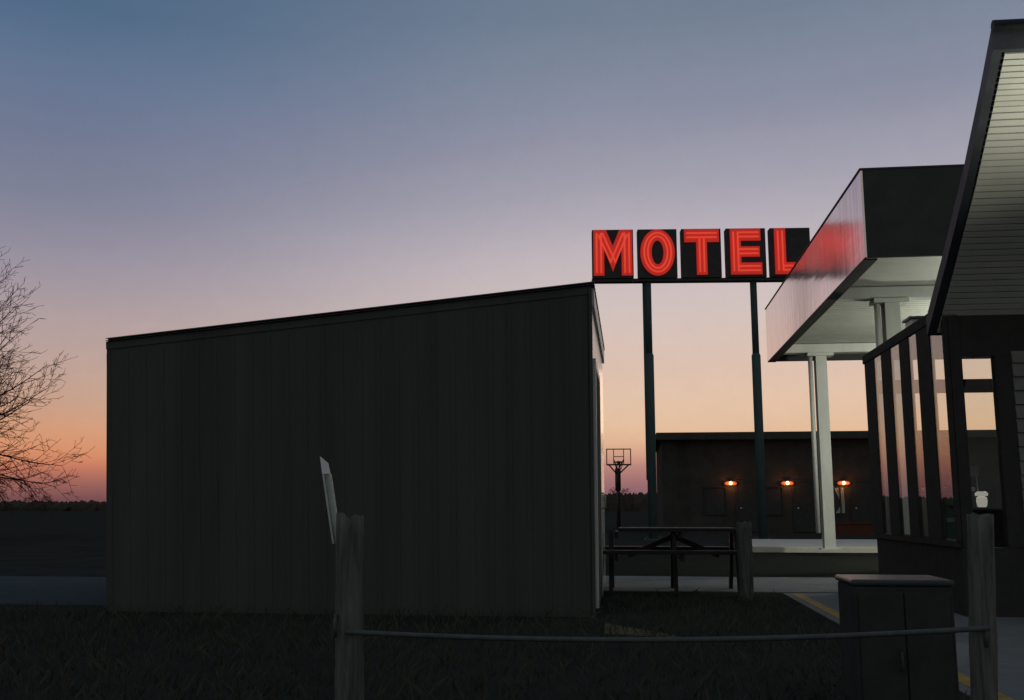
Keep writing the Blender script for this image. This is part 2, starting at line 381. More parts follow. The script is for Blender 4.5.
# ------------------------------------------------------------------ neon motel sign on two poles
YS = 33.0
def sw_world(x, y, Y):
    u, v = (x - CX) / F, (CY - y) / F
    d = Vector((u, math.cos(TH) - v * math.sin(TH), math.sin(TH) + v * math.cos(TH))); t = Y / d.y
    return Vector((d.x * t, Y, EYE + d.z * t))
def grid(w): return (w.x * cp - w.y * sp, w.x * sp + w.y * cp, w.z)
pL, pR = sw_world(592, 279, YS), sw_world(809.5, 277, YS)
SYAW = -R(2.2)
ctr = (pL + pR) / 2; ctr.z = 0
sign = thing('motel_sign', 'tall black sign with red neon letters reading MOTEL on two poles', 'sign', grid(ctr), yaw=SYAW)
ORG[sign.name] = Vector((0, 0, 0))          # parts of the sign are written in its own frame: x across, y back, z up
cs, sn = math.cos(SYAW), math.sin(SYAW)
def s_local(x, y):
    """point of the picture on the sign's own plane"""
    u, v = (x - CX) / F, (CY - y) / F
    d = Vector((u, math.cos(TH) - v * math.sin(TH), math.sin(TH) + v * math.cos(TH)))
    nrm = Vector((-sn, cs, 0)); t = ctr.dot(nrm) / d.dot(nrm); w = Vector((0, 0, EYE)) + d * t - Vector((ctr.x, ctr.y, 0))
    return (w.x * cs + w.y * sn, w.z)
zb = s_local(700, 278.5)[1]; zt = s_local(700, 230)[1]; barz = s_local(700, 281.5)[1]
xe = [s_local(px, 254)[0] for px in (592, 633, 637.5, 676.5, 681, 720.5, 725.5, 765, 769.5, 809.5)]
MB().box(xe[0] - .02, xe[9] + .0, -.10, .24, barz, zb - .003).build('base_rail', M['signbox'], sign)
ST = .5
def seg_tubes(mb, pts, off, bx, w, h, y):
    """two parallel neon tubes along a stroke"""
    for sgn in (-1, 1):
        out = []
        for i, p in enumerate(pts):
            a, b2 = Vector(pts[max(i - 1, 0)]), Vector(pts[min(i + 1, len(pts) - 1)])
            d = b2 - a; d = Vector((d.x * w, d.y * h)).normalized(); nn = Vector((-d.y, d.x))
            out.append((bx + p[0] * w + nn.x * off * sgn, y, zb + p[1] * h + nn.y * off * sgn))
        mb.tube(out, .028, 8)
LET = {
 'M': ([[(.03, .05), (.03, .985), (.34, .985), (.5, .66), (.66, .985), (.97, .985), (.97, .05), (.71, .05), (.71, .60), (.5, .13), (.29, .60), (.29, .05)]],
       [[(.16, .10), (.16, .92)], [(.84, .10), (.84, .92)], [(.2, .9), (.5, .32)], [(.5, .32), (.8, .9)]]),
 'T': ([[(.07, .72), (.07, .985), (.95, .985), (.95, .72), (.64, .72), (.64, .05), (.37, .05), (.37, .72)]],
       [[(.13, .855), (.89, .855)], [(.505, .10), (.505, .78)]]),
 'E': ([[(.1, .05), (.1, .985), (.87, .985), (.87, .74), (.37, .74), (.37, .62), (.84, .62), (.84, .41), (.37, .41), (.37, .29), (.89, .29), (.89, .05)]],
       [[(.235, .11), (.235, .92)], [(.3, .86), (.82, .86)], [(.3, .515), (.8, .515)], [(.3, .17), (.84, .17)]]),
 'L': ([[(.1, .05), (.1, .985), (.38, .985), (.38, .29), (.92, .29), (.92, .05)]],
       [[(.24, .12), (.24, .93)], [(.3, .17), (.87, .17)]]),
}
for i, ch in enumerate('MOTEL'):
    x0, x1 = xe[2 * i], xe[2 * i + 1]; w, h = x1 - x0, zt - zb
    bxm = MB(); bxm.box(x0, x1, -.16, .2, zb, zt); bo = bxm.build('letter_box', M['signbox'], sign, bevel=.012)
    lm, tm = MB(), MB()
    if ch == 'O':
        n_ = 40; lay = lambda rx, rz, y, j: (x0 + w * (.5 + rx * math.cos(2 * math.pi * j / n_)), y, zb + h * (.515 + rz * math.sin(2 * math.pi * j / n_)))
        for j in range(n_):
            for (ra, rb, ya, yb) in (((.44, .475), (.15, .245), -.205, -.205), ((.44, .475), (.44, .475), -.205, -.163), ((.15, .245), (.15, .245), -.163, -.205)):
                lm.face([lay(*ra, ya, j), lay(*ra, ya, j + 1), lay(*rb, yb, j + 1), lay(*rb, yb, j)])
        for rx, rz in ((.25, .325), (.345, .40)):
            tm.tube([lay(rx, rz, -.232, j) for j in range(n_ + 1)], .028, 8, cap=False)
    else:
        outs, strokes = LET[ch]
        for poly in outs: lm.prism([(x0 + w * px, -.163, zb + h * pz) for px, pz in poly], (0, -.042, 0))
        for st in strokes: seg_tubes(tm, st, .075, x0, w, h, -.232)
    lo = lm.build('letter', M['letter'], bo); tm.build('neon_tube', M['tube'], lo)
for pxt, pxb in ((648.2, 651.5), (754.2, 763)):
    xp = s_local(pxt, 300)[0]; zs = s_local(pxt, 354)[1]
    pm = MB(); pm.tube([(xp, .06, zs - .2), (xp, .06, barz)], .115, 16); po = pm.build('pole', M['pole'], sign)
    slv = MB(); slv.lathe((xp, .06, 0), [(.15, 0), (.15, zs - .05), (.118, zs + .03)], 16); slv.build('sleeve', M['pole'], po)
    bpz = MB(); bpz.box(xp - .28, xp + .28, -.22, .34, 0, .04).build('base_plate', M['pole'], po)
    for bx_ in (-.21, .21):
        for by_ in (-.15, .27):
            MB().lathe((xp + bx_, by_, .04), [(.03, 0), (.03, .05), (.015, .07)], 6).build('anchor_bolt', M['pole'], po)
xc = s_local(646.2, 400)[0]
MB().tube([(xc, .05, s_local(645, 480)[1]), (xc, .05, barz)], .045, 8).build('conduit', M['blacksteel'], sign)

# ------------------------------------------------------------------ basketball hoop
AH = 50.0
b0, b1 = at_a(606.3, 465.5, AH), at_a(631, 448.5, AH)
hc = (b0[0] + b1[0]) / 2; ph = at_a(617.8, 480, AH)[0]
hoop = thing('basketball_hoop', 'basketball hoop with a clear framed backboard on a thin pole', 'basketball hoop', (ph, AH + .7, 0))
l0, l1, z0, z1 = b0[0], b1[0], b0[2], b1[2]
f_ = MB(); t_ = .05
f_.box(l0, l1, AH, AH + .04, z1 - t_, z1).box(l0, l1, AH, AH + .04, z0, z0 + t_ * 1.5).box(l0, l0 + t_, AH, AH + .04, z0 + t_ * 1.5, z1 - t_).box(l1 - t_, l1, AH, AH + .04, z0 + t_ * 1.5, z1 - t_)
w_ = l1 - l0; h_ = z1 - z0
sqa, sqb, sqz = l0 + w_ * .30, l0 + w_ * .70, z0 + h_ * .52
bb = f_.build('backboard', M['hoopsteel'], hoop)
sq = MB(); sq.box(sqa - .02, sqa + .02, AH + .003, AH + .03, z0 + t_ * 1.5, z1 - t_).box(sqb - .02, sqb + .02, AH + .003, AH + .03, z0 + t_ * 1.5, z1 - t_).box(sqa + .02, sqb - .02, AH + .005, AH + .028, sqz - .02, sqz + .02)
sq.build('target_square', M['hoopsteel'], bb)
gp = MB(); gp.box(l0 + .06, l1 - .06, AH + .018, AH + .022, z0 + .09, z1 - .06); gp.build('clear_panel', glass_mat('clear_acrylic', (.97, .97, .97), 1.1), bb)
rc = (hc, AH - .27, z0 + .16)
rm = MB(); rm.ring(rc, (1, 0, 0), (0, 1, 0), .225, .022, 20, 6).box(hc - .08, hc + .08, AH - .06, AH - .002, z0 + .06, z0 + .22); ro = rm.build('rim', M['hoopsteel'], hoop)
nt_ = MB()
for j in range(12):
    t0 = 2 * math.pi * j / 12
    for sg in (-1, 1):
        pts = [(rc[0] + .22 * (1 - .45 * s_) * math.cos(t0 + sg * s_ * .8), rc[1] + .22 * (1 - .45 * s_) * math.sin(t0 + sg * s_ * .8), rc[2] - .38 * s_) for s_ in (0, .33, .66, 1)]
        nt_.tube(pts, .009, 3)
nt_.build('net', M['net'], ro)
pl = MB(); pl.tube([(ph, AH + .7, 0), (ph, AH + .7, z0 - .25)], .10, 10).tube([(ph, AH + .7, 1.9), (ph, AH + .7, z0 - .12)], .15, 10); pl.build('pole', M['hoopsteel'], hoop)
br = MB()
for sx_ in (-1, 1):
    br.tube([(ph, AH + .68, z0 - .45), (hc + sx_ * w_ * .42, AH + .06, z0 + .06)], .035, 6)
    br.tube([(ph, AH + .68, z0 - .2), (hc + sx_ * w_ * .2, AH + .06, z0 + .3)], .03, 6)
br.build('brace', M['hoopsteel'], hoop)

# ------------------------------------------------------------------ motel rooms behind
AM = 43.0
ml, mz = at_a(655.5, 434.5, AM)[0], at_a(760, 433, AM)[2]
mot = thing('motel_building', 'long low dark motel block with a flat roof behind the sign', 'motel', (ml, AM, 0))
MR = ml + 34
MB().box(ml + .25, MR, AM + .25, AM + 9, 0, mz - .3).build('wall', M['brick'], mot)
ro = MB().box(ml, MR + .2, AM - .35, AM + 9.2, mz - .28, mz - .02).build('roof', M['roofblack'], mot, bevel=.02)
MB().box(ml + .02, MR + .18, AM - .33, AM + 9.18, mz - .018, mz + .03).build('roof_edge', M['roofblack'], ro)
for pv in (840,):
    q = at_a(pv, 431, AM + 3); MB().lathe((q[0], AM + 3, mz + .03), [(.10, 0), (.10, .10), (.18, .11), (.17, .16), (.08, .2)], 12).build('roof_vent', M['roofblack'], ro)
lampx = [731, 788, 844.5]; lamps_l = [at_a(px, 483, AM)[0] for px in lampx]; gap = lamps_l[1] - lamps_l[0]
lz = at_a(788, 483, AM)[2]
for j in range(-1, 11):
    c = lamps_l[0] + gap * j
    if c + .35 < MR and c > ml + 1:
        d_ = MB().box(c + .28, c + 1.12, AM + .19, AM + .247, .05, 2.1).build('door', M['door'], mot)
        MB().box(c + .2, c + .277, AM + .17, AM + .246, .05, 2.2).box(c + 1.123, c + 1.2, AM + .17, AM + .246, .05, 2.2).box(c + .277, c + 1.123, AM + .172, AM + .244, 2.103, 2.2).build('frame', M['door'], d_)
        MB().lathe((c + .4, AM + .15, 1.0), [(.03, 0), (.04, .03), (.02, .06)], 8).build('knob', M['stake'], d_)
    if c - .3 < MR and c - 1.3 > ml + .3:
        w0, w1, wz0, wz1 = c - 1.12, c - .18, .75, 1.95
        f_ = MB(); f_.box(w0, w0 + .06, AM + .17, AM + .246, wz0, wz1).box(w1 - .06, w1, AM + .17, AM + .246, wz0, wz1).box(w0 + .06, w1 - .06, AM + .172, AM + .245, wz1 - .06, wz1).box(w0 + .06, w1 - .06, AM + .172, AM + .245, wz0, wz0 + .06)
        fo = f_.build('window', M['door'], mot)
        MB().box(w0 + .063, w1 - .063, AM + .215, AM + .225, wz0 + .063, wz1 - .063).build('pane', M['darkglass'], fo)
# one window where a pale green curtain is drawn aside beside the third lamp
c = lamps_l[2]; cu = MB(); nn_ = 8
top = [(c - .42 + .4 * j / nn_, AM + .205 - .02 * (j % 2), 1.88) for j in range(nn_ + 1)]
mid = [(c - .12 + .13 * j / nn_, AM + .205 - .02 * (j % 2), 1.22) for j in range(nn_ + 1)]
bot = [(c - .36 + .36 * j / nn_, AM + .205 - .02 * (j % 2), .83) for j in range(nn_ + 1)]
for A_, B_ in ((top, mid), (mid, bot)):
    for j in range(nn_): cu.face([A_[j], A_[j + 1], B_[j + 1], B_[j]], True)
cu.build('curtain', M['curtain'], mot)
wlamp = None
for i, c in enumerate(lamps_l):
    if wlamp is None:
        wlamp = thing('wall_lamp', '', 'lamp', (c, AM + .25, lz), 'lit lamps on the motel wall')
        MB().box(c - .07, c + .07, AM + .21, AM + .248, lz - .1, lz + .1).build('back_plate', M['lamphousing'], wlamp)
        MB().lathe((c, AM + .12, lz - .06), [(.02, 0), (.055, .02), (.065, .06), (.05, .1), (.02, .12)], 12).build('bulb', M['bulb'], wlamp)
        [MB().tube([(c + sg * .065, AM + .15, lz), (c + sg * .11, AM + .15, lz - .005), (c + sg * .2, AM + .15, lz - .01), (c + sg * .25, AM + .15, lz - .012)], [.06, .085, .07, .025], 10).build('halo_glow', M['halo'], wlamp) for sg in (-1, 1)]  # glowing shapes added either side of the bulb as its halo of light
        MB().lathe((c, AM + .12, lz + .065), [(.05, 0), (.10, .01), (.04, .05), (.01, .07)], 12).build('cap', M['lamphousing'], wlamp)
        MB().tube([(c, AM + .215, lz + .09), (c, AM + .16, lz + .13), (c, AM + .12, lz + .12)], .012, 6).build('arm', M['lamphousing'], wlamp)
        o = wlamp
    else:
        o = copy_thing(wlamp); o.location = W((c, AM + .25, lz))
    o['label'] = ['lit orange wall lamp between the two sign poles', 'lit orange wall lamp just right of the right sign pole', 'lit orange wall lamp just right of the far white column'][i]
    lamp('wall_lamp_light', 'POINT', (c, AM - .03, lz), 8, (1, .27, .05), .05)
# low brick kerb wall and pale walk in front of the rooms
pk0, pk1 = at_a(835, 523, 40)[0], at_a(835, 523, 40)[0] + 9
tag(MB().box(pk0, pk1, 39.8, 40.1, 0, .42).box(pk0 - .04, pk1 + .04, 39.76, 40.14, .423, .50).build('planter_wall', M['brickred'], None, (pk0, 40, 0)), 'low red brick planter wall before the motel, right of the column', 'planter')

# ------------------------------------------------------------------ canopy
AN = 13.9
nb_, nt2 = at_a(865, 257.5, AN), at_a(861.6, 170.5, AN)
CL = nb_[0]; fr_ = at_l(767.5, 361.6, CL); AFAR = fr_[1]; ZB = (nb_[2] + fr_[2]) / 2; ZT = nt2[2]
CRT = CL + 8.5; ZS = ZB + .22
print('canopy', CL, AN, AFAR, nb_[2], fr_[2], ZT, at_l(765, 313, CL))
can = thing('canopy', 'drive-through canopy with a metal side mirroring red neon, on white columns', 'canopy', (CL, AN, 0))
MB().box(CL, CL + .03, AN, AFAR, ZB, ZT).build('fascia', M['fascia'], can)
MB().box(CL + .033, CRT, AN - .012, AN + .05, ZB - .002, ZT + .002).build('end_panel', M['darkpanel'], can)
MB().box(CL + .033, CRT, AFAR - .05, AFAR + .01, ZB, ZT).build('end_panel', M['darkpanel'], can)
MB().box(CL - .004, CL + .18, AN + .06, AFAR - .06, ZB - .025, ZB - .003).build('drip_edge', M['blacksteel'], can)
MB().box(CL + .035, CRT, AN + .055, AFAR - .055, ZS + .05, ZT - .03).build('roof', M['blacksteel'], can)
MB().box(CL - .012, CL + .05, AN - .02, AFAR + .02, ZT + .004, ZT + .03).box(CL + .053, CRT, AN - .02, AN + .06, ZT + .004, ZT + .03).build('cap_flashing', M['blacksteel'], can)
cols_ = [at_a(891, 300, 16.9), at_a(824.5, 400, 22.75)]
CAF, CAN = 22.75, 16.9
cl1, cl2 = at_a(824.5, 450, CAF)[0], at_a(891, 320, CAN)[0]
pn = MB(); pn.box(CL + .19, CRT, AN + .06, CAN - .35, ZS - .01, ZS + .02); pn.build('soffit_panel', M['soffit'], can)
so = MB(); a = CAN - .33
while a < AFAR - .25:
    so.box(CL + .19, CRT, a, a + .155, ZS, ZS + .018); a += .18
so.build('soffit', M['soffit'], can); MB().box(CL + .036, CRT, CAN - .33, AFAR - .06, ZS + .02, ZS + .045).build('soffit_backing', M['soffitback'], can)
for ca_, cl_ in ((CAN, cl2), (CAF, cl1)):
    MB().box(CL + .2, CRT, ca_ - .13, ca_ + .13, ZS - .21, ZS - .013).build('cross_beam', M['column'], can, bevel=.01)
    for lx in (cl_, cl_ + 4.7):
        zb_ = .13 if ca_ > 20 else 0.0
        cm = MB(); cm.box(lx - .118, lx + .118, ca_ - .14, ca_ - .115, zb_, ZS - .29).box(lx - .118, lx + .118, ca_ + .115, ca_ + .14, zb_, ZS - .29).box(lx - .02, lx + .02, ca_ - .114, ca_ + .114, zb_, ZS - .29)
        co = cm.build('column', M['column'], can)
        MB().box(lx - .30, lx + .27, ca_ - .17, ca_ + .17, ZS - .288, ZS - .213).build('cap_plate', M['column'], co, bevel=.008)
        MB().box(lx - .2, lx + .2, ca_ - .2, ca_ + .2, zb_, zb_ + .025).build('base_plate', M['column'], co)
        MB().tube([(lx - .225, ca_ - .05, zb_ + .35), (lx - .225, ca_ - .05, ZS - .3)], .05, 10).build('downspout', M['column'], co)
# flood lamp on a mast under the canopy, beyond the right edge
FP = (5.86, 15.0, 0)
fl = thing('flood_lamp', 'grey flood lamp on a short mast under the canopy behind the office', 'lamp', FP)
MB().tube([FP, (FP[0], FP[1], 2.95)], .045, 10).lathe(FP, [(.16, 0), (.16, .03), (.06, .07)], 12).build('mast', M['lamphousing'], fl)
MB().lathe((FP[0], FP[1], 2.95), [(.06, 0), (.16, .03), (.17, .06), (.05, .065)], 14).build('housing', M['lamphousing'], fl)
MB().lathe((FP[0], FP[1], 3.017), [(.14, 0), (.15, .06), (.10, .14), (.03, .17)], 14).build('globe', M['lotbulb'], fl)
FL = lamp('flood_light', 'POINT', (FP[0], FP[1], 3.5), 52, (.96, 1.0, .88), .16)
fl2 = copy_thing(fl); FP2 = (7.45, 18.6, 0); fl2.location = W(FP2)
fl['label'] = 'grey flood lamp on a short mast hidden close behind the office'
fl2['label'] = 'grey flood lamp on a short mast between the canopy columns, beyond the right edge'
FL2 = lamp('flood_light', 'POINT', (FP2[0], FP2[1], 3.5), 430, (.98, 1.0, .86), .16)
# vent box on the roof
v0, v1 = at_a(908, 336, 13.1), at_a(925, 319, 13.1)
vt = thing('roof_unit', 'small grey vent box on the office roof beside the swept eave', 'vent', (v0[0], 12.9, 2.99))
MB().box(v0[0], v1[0], 12.9, 13.2, 2.99, v1[2] - .03).build('housing', M['column'], vt, bevel=.008)
MB().box(v0[0] - .03, v1[0] + .03, 12.87, 13.23, v1[2] - .028, v1[2]).build('hood', M['lamphousing'], vt)

# ------------------------------------------------------------------ office
ON, ORR = 10.0, 9.2
OL = at_a(951, 420, ON)[0]; OF = at_l(868.5, 420, OL)[1]
zn, zf = at_l(947, 315, OL)[2], at_l(868, 356, OL)[2]
zsn = at_l(953, 537, OL)[2]; OT = 2.98; SILL = .70
print('office', zn, zf, zsn)
off = thing('motel_office', 'dark framed glass office with a swept up eave at the right edge', 'office', (OL, ON, 0))
MB().box(OL + .02, OL + .2, ON + .1, OF, 0, SILL - .06).box(OL + .02, ORR, ON, ON + .1, 0, SILL - .06).box(OL + .2, ORR, OF - .12, OF, 0, SILL - .06).build('base_wall', M['bronze'], off)
MB().box(OL + .22, ORR, ON + .12, OF - .13, 0, .05).build('floor', M['counter'], off)
MB().box(OL - .02, OL + .2, ON + .02, OF + .02, SILL - .058, SILL).build('sill', M['bronze'], off)
rl = MB(); rl.box(OL - .025, OL + .12, ON - .02, OF + .05, OT - .11, OT); rl.build('top_rail', M['bronze'], off, bevel=.008)
MB().box(OL + .123, ORR, ON + .13, OF + .05, OT - .06, OT - .003).build('roof', M['darkpanel'], off)
ap = lambda x: at_l(x, 430, OL)[1]
strips = [(OF, ap(878.5)), (ap(886), ap(895.5)), (ap(905), ap(914.5)), (ap(923), ap(936.5)), (ON + .06, ON)]
for j, (a1, a0) in enumerate(strips):
    MB().box(OL - .014, OL + .03, a0, a1, SILL + .002, OT - .112).build('mullion', M['bronze'], off, bevel=.004)
    if j: MB().box(OL - .006, OL - .001, a1 + .002, strips[j - 1][1] - .002, SILL + .002, OT - .113).build('side_pane', M['glass'], off)
# rear glass wall with a transom bar
tz0, tz1 = at_a(960, 393, OF)[2], at_a(960, 380, OF)[2]
rx = [OL + .12, at_a(1003, 400, OF)[0], at_a(1003, 400, OF)[0] + .9, at_a(1003, 400, OF)[0] + 1.8]
MB().box(OL + .11, ORR, OF - .09, OF - .01, tz0, tz1).build('transom_bar', M['bronze'], off)
MB().box(OL + .125, ORR, OF - .09, OF - .01, at_a(960, 357, OF)[2], OT - .062).build('rear_head', M['bronze'], off)
for j in range(3):
    MB().box(rx[j + 1] - .04, rx[j + 1] + .04, OF - .095, OF - .005, SILL - .055, tz0 - .002).box(rx[j + 1] - .04, rx[j + 1] + .04, OF - .095, OF - .005, tz1 + .002, OT - .065).build('rear_mullion', M['bronze'], off)
    MB().box(rx[j] + .042, rx[j + 1] - .042, OF - .052, OF - .045, SILL - .055, tz0 - .002).build('rear_pane', M['clear'], off)
    MB().box(rx[j] + .042, rx[j + 1] - .042, OF - .052, OF - .045, tz1 + .002, OT - .065).build('rear_pane', M['clear'], off)
MB().box(rx[3] + .042, ORR, OF - .1, OF, SILL - .055, tz0 - .002).box(rx[3] + .042, ORR, OF - .1, OF, tz1 + .002, OT - .065).build('rear_wall', M['bronze'], off)
# front: corner post, narrow glazed bay, then lap siding
fz1 = at_a(980, 356, ON)[2]
fa, fb2 = at_a(966, 420, ON)[0], at_a(999, 420, ON)[0]; fs = at_a(1016, 420, ON)[0]
MB().box(OL + .031, fa, ON - .01, ON + .1, SILL - .055, OT - .065).build('front_post', M['bronze'], off)
MB().box(fa + .002, ORR, ON - .008, ON + .1, fz1, OT - .065).build('front_head', M['bronze'], off)
MB().box(fb2, fs, ON - .01, ON + .1, SILL - .055, fz1 - .002).build('front_post', M['bronze'], off)
MB().box(fa + .002, fb2 - .002, ON + .03, ON + .038, SILL - .055, fz1 - .002).build('front_pane', M['clear'], off)
sd = MB(); z = SILL - .05
while z < fz1 - .01:
    sd.prism([(fs + .002, ON - .03, z), (fs + .002, ON + .05, z), (fs + .002, ON + .05, z + .13), (fs + .002, ON - .005, z + .13)], (ORR - fs, 0, 0)); z += .134
sd.build('lap_siding', M['siding'], off)
MB().box(ORR, ORR + .1, ON, OF, 0, OT).build('side_wall', M['bronze'], off)

# swept up eave: a curved roof lip rising towards the road, with a slatted soffit
prof = [(at_a(991.2, 28.5, 7.3), ), (at_a(980, 88, 8.0),), (at_a(963.5, 168, 8.78),), (at_a(945, 245, 9.5),), (at_a(926, 319, 10.22),)]
prof = [p[0] for p in prof]
print('eave', [tuple(round(v, 2) for v in p) for p in prof])
EW = ORR + .4; TK = .17
rk = MB(); n_ = len(prof)
top = prof; bot = [(l, a, z - TK) for l, a, z in prof]
zR = [p[2] for p in prof]
for j in range(n_ - 1):
    for S in (top, bot):
        p, q = S[j], S[j + 1]
        rk.face([p, q, (EW, q[1], q[2]), (EW, p[1], p[2])])
    rk.face([top[j], top[j + 1], bot[j + 1], bot[j]])
    rk.face([(EW, *top[j][1:]), (EW, *top[j + 1][1:]), (EW, *bot[j + 1][1:]), (EW, *bot[j][1:])])
for j in (0, n_ - 1): rk.face([top[j], (EW, *top[j][1:]), (EW, *bot[j][1:]), bot[j]])
eo = rk.build('swept_eave', M['eave'], off)
cap = MB(); cap.tube([(l - .0, a - .03, z + .01) for l, a, z in (prof[0], (EW, prof[0][1], prof[0][2] - .04))], .04, 8).build('eave_cap', M['eave'], eo)
# soffit boards
seglen = [math.dist(bot[j][1:], bot[j + 1][1:]) for j in range(n_ - 1)]; tot = sum(seglen)
def on_bot(s):
    for j in range(n_ - 1):
        if s <= seglen[j] or j == n_ - 2:
            t = s / seglen[j]; p, q = bot[j], bot[j + 1]
            return tuple(p[i] + (q[i] - p[i]) * t for i in range(3))
        s -= seglen[j]
bd = MB(); s = .03; pitch = .074
while s < tot - .06:
    p, q = on_bot(s), on_bot(min(s + pitch * .80, tot))
    d = Vector((0, q[1] - p[1], q[2] - p[2])).normalized(); nrm = Vector((0, d.z, -d.y))
    if nrm.z > 0: nrm = -nrm
    P, Q = Vector(p) + nrm * .004 + Vector((.085, 0, 0)), Vector(q) + nrm * .004 + Vector((.085, 0, 0))
    i0 = nrm * .016
    bd.prism([P, Q, Q + i0, P + i0], (EW - .05 - max(P.x, Q.x), 0, 0)); s += pitch
bd.build('soffit', M['soffit'], eo)
# things inside the office
cz = MB(); ctn = thing('reception_counter', 'dark reception counter inside the glass office', 'counter', (4.75, 12.0, .05))
MB().box(3.9, 6.4, 11.9, 12.22, .05, .98).build('body', M['counter'], ctn); MB().box(3.85, 6.45, 11.85, 12.24, .983, 1.02).build('worktop', M['counter'], ctn, bevel=.006)
q = at_a(982, 503, 12.0); tl = thing('table_lamp', 'lit white rounded table lamp on the reception counter', 'lamp', (q[0], 12.0, 1.02))
zz = 1.02
MB().lathe((q[0], 12.0, zz), [(.04, 0), (.052, .02), (.06, .07), (.055, .11), (.03, .125)], 16).build('lamp_base', M['shade'], tl)
MB().lathe((q[0], 12.0, zz + .127), [(.066, 0), (.07, .03), (.045, .05)], 16).build('lamp_shade', M['shade'], tl)
q = at_a(976, 478, 12.1); cs_ = thing('card_stand', 'thin metal stand with a pale blank card on the counter', 'card stand', (q[0], 12.1, 1.02))
MB().tube([(q[0] + .01, 12.1, 1.03), (q[0] + .01, 12.1, at_a(976, 466, 12.1)[2])], .008, 6).lathe((q[0] + .01, 12.1, 1.02), [(.04, 0), (.03, .02)], 10).build('stem', M['stake'], cs_)
c0, c1 = at_a(970, 476, 12.08), at_a(978, 466, 12.08)
MB().box(c0[0], c1[0], 12.075, 12.085, c0[2], c1[2]).build('card', M['card'], cs_)
PLA = 11.7; PLL = at_a(941, 470, PLA)[0]
plt = thing('potted_plant', 'dark leafy potted plant behind the office window', 'plant', (PLL, PLA, .05))
MB().lathe((PLL, PLA, .05), [(.12, 0), (.17, .3), (.18, .32), (.16, .33)], 14).build('pot', M['pot'], plt)
MB().tube([(PLL, PLA, .38), (PLL + .01, PLA, 1.0), (PLL - .01, PLA + .02, 1.6)], [.02, .015, .008], 6).build('stem', M['pot'], plt)
lf = MB()
for j in range(60):
    t = random.uniform(0, 2 * math.pi); zz = random.uniform(1.0, 1.62); ln_ = random.uniform(.12, .22); e = random.uniform(-.2, .9)
    d = Vector((math.cos(t) * math.cos(e), math.sin(t) * math.cos(e), math.sin(e))); p = Vector((PLL, PLA, zz)); sd_ = d.cross(Vector((0, 0, 1))).normalized() * ln_ * .26
    lf.face([p, p + d * ln_ * .5 + sd_, p + d * ln_ + Vector((0, 0, -.05)), p + d * ln_ * .5 - sd_])
lf.build('leaves', M['plantleaf'], plt)
CH = at_a(930, 510, 12.3)[0]
vend = thing('ice_chest', 'green enamel chest with a white top inside the office window', 'chest', (CH + .25, 12.55, .05))
MB().box(CH, CH + .5, 12.3, 12.8, .05, 1.20).build('body', M['greenmetal'], vend, bevel=.02)
MB().box(CH - .02, CH + .52, 12.28, 12.82, 1.202, 1.25).build('lid', M['lampshade'], vend, bevel=.01)
MB().box(CH + .1, CH + .34, 12.285, 12.298, .85, .9).build('handle', M['reflector'], vend)

# ------------------------------------------------------------------ shrouded lamp on a pole under the eave, beyond the right edge
LP = (4.2, 6.7, 0); LZ = 2.5
lpn = thing('eave_lamp', 'shrouded lamp on a thin pole lighting the swept eave, beyond the right edge', 'lamp', LP)
MB().lathe(LP, [(.14, 0), (.14, .04), (.05, .08), (.04, LZ)], 12).build('pole', M['blacksteel'], lpn)
MB().lathe((LP[0], LP[1], LZ), [(.06, 0), (.13, .06), (.15, .22), (.135, .22), (.12, .17), (.03, .165)], 16).build('shroud', M['blacksteel'], lpn)
MB().lathe((LP[0], LP[1], LZ + .17), [(.115, 0), (.10, .02), (.02, .03)], 14).build('lens', M['lotbulb'], lpn)
UL = lamp('eave_light', 'SPOT', (LP[0], LP[1], LZ + .28), 200, (1, .97, .82), .08, spot_size=R(120), spot_blend=1.0)
UL.rotation_euler = (W((3.2, 7.1, 4.9)) - W((LP[0], LP[1], LZ + .28))).to_track_quat('-Z', 'Y').to_euler()

# ------------------------------------------------------------------ guard posts, cable and marker in front
def post(name, label, x0, x1, ytop, a, lean=0.0, seed=1, group='weathered guard posts'):
    rnd = random.Random(seed)
    l0, l1 = at_a(x0, 600, a)[0], at_a(x1, 600, a)[0]; zt_ = at_a(x0, ytop, a)[2]; w = l1 - l0
    lb0 = at_a(x0, 600, a)[0]
    o = thing(name, label, 'post', ((l0 + l1) / 2, a, 0), group)
    mb = MB(); ns, nz_ = 14, 12; c = ((l0 + l1) / 2, a + w / 2); base = len(mb.v)
    for kz in range(nz_ + 1):
        z = zt_ * kz / nz_; f = 1 + .02 * math.sin(kz * 1.7 + seed)
        for q in range(ns):
            t = 2 * math.pi * q / ns; sq_ = (abs(math.cos(t)) ** 3.2 + abs(math.sin(t)) ** 3.2) ** (-1 / 3.2)
            rr = w / 2 * sq_ * f * (1 + rnd.uniform(-.02, .02))
            zz = z + (rnd.uniform(-.025, .012) if kz == nz_ else 0)
            mb.v.append((c[0] + rr * math.cos(t) + lean * (z - zt_), c[1] + rr * math.sin(t), zz))
    for kz in range(nz_):
        for q in range(ns):
            r_ = (q + 1) % ns; A = base + kz * ns; B = A + ns; mb.f.append((A + q, A + r_, B + r_, B + q)); mb.smooth.add(len(mb.f) - 1)
    e = base + nz_ * ns; mb.v.append((c[0], c[1], zt_ - .02)); ci = len(mb.v) - 1
    for q in range(ns): mb.f.append((e + q, e + (q + 1) % ns, ci))
    mb.build('shaft', M['wood'], o)
    return o, c, w, zt_
PA = 4.5
p1, c1_, w1_, z1_ = post('guard_post', 'weathered wooden post before the dark shed, with a marker stake behind', 331, 357, 515, PA, -.025, 3)
p2, c2_, w2_, z2_ = post('guard_post', 'weathered wooden post at the right, before the office', 978, 1003, 515, PA, .05, 5)
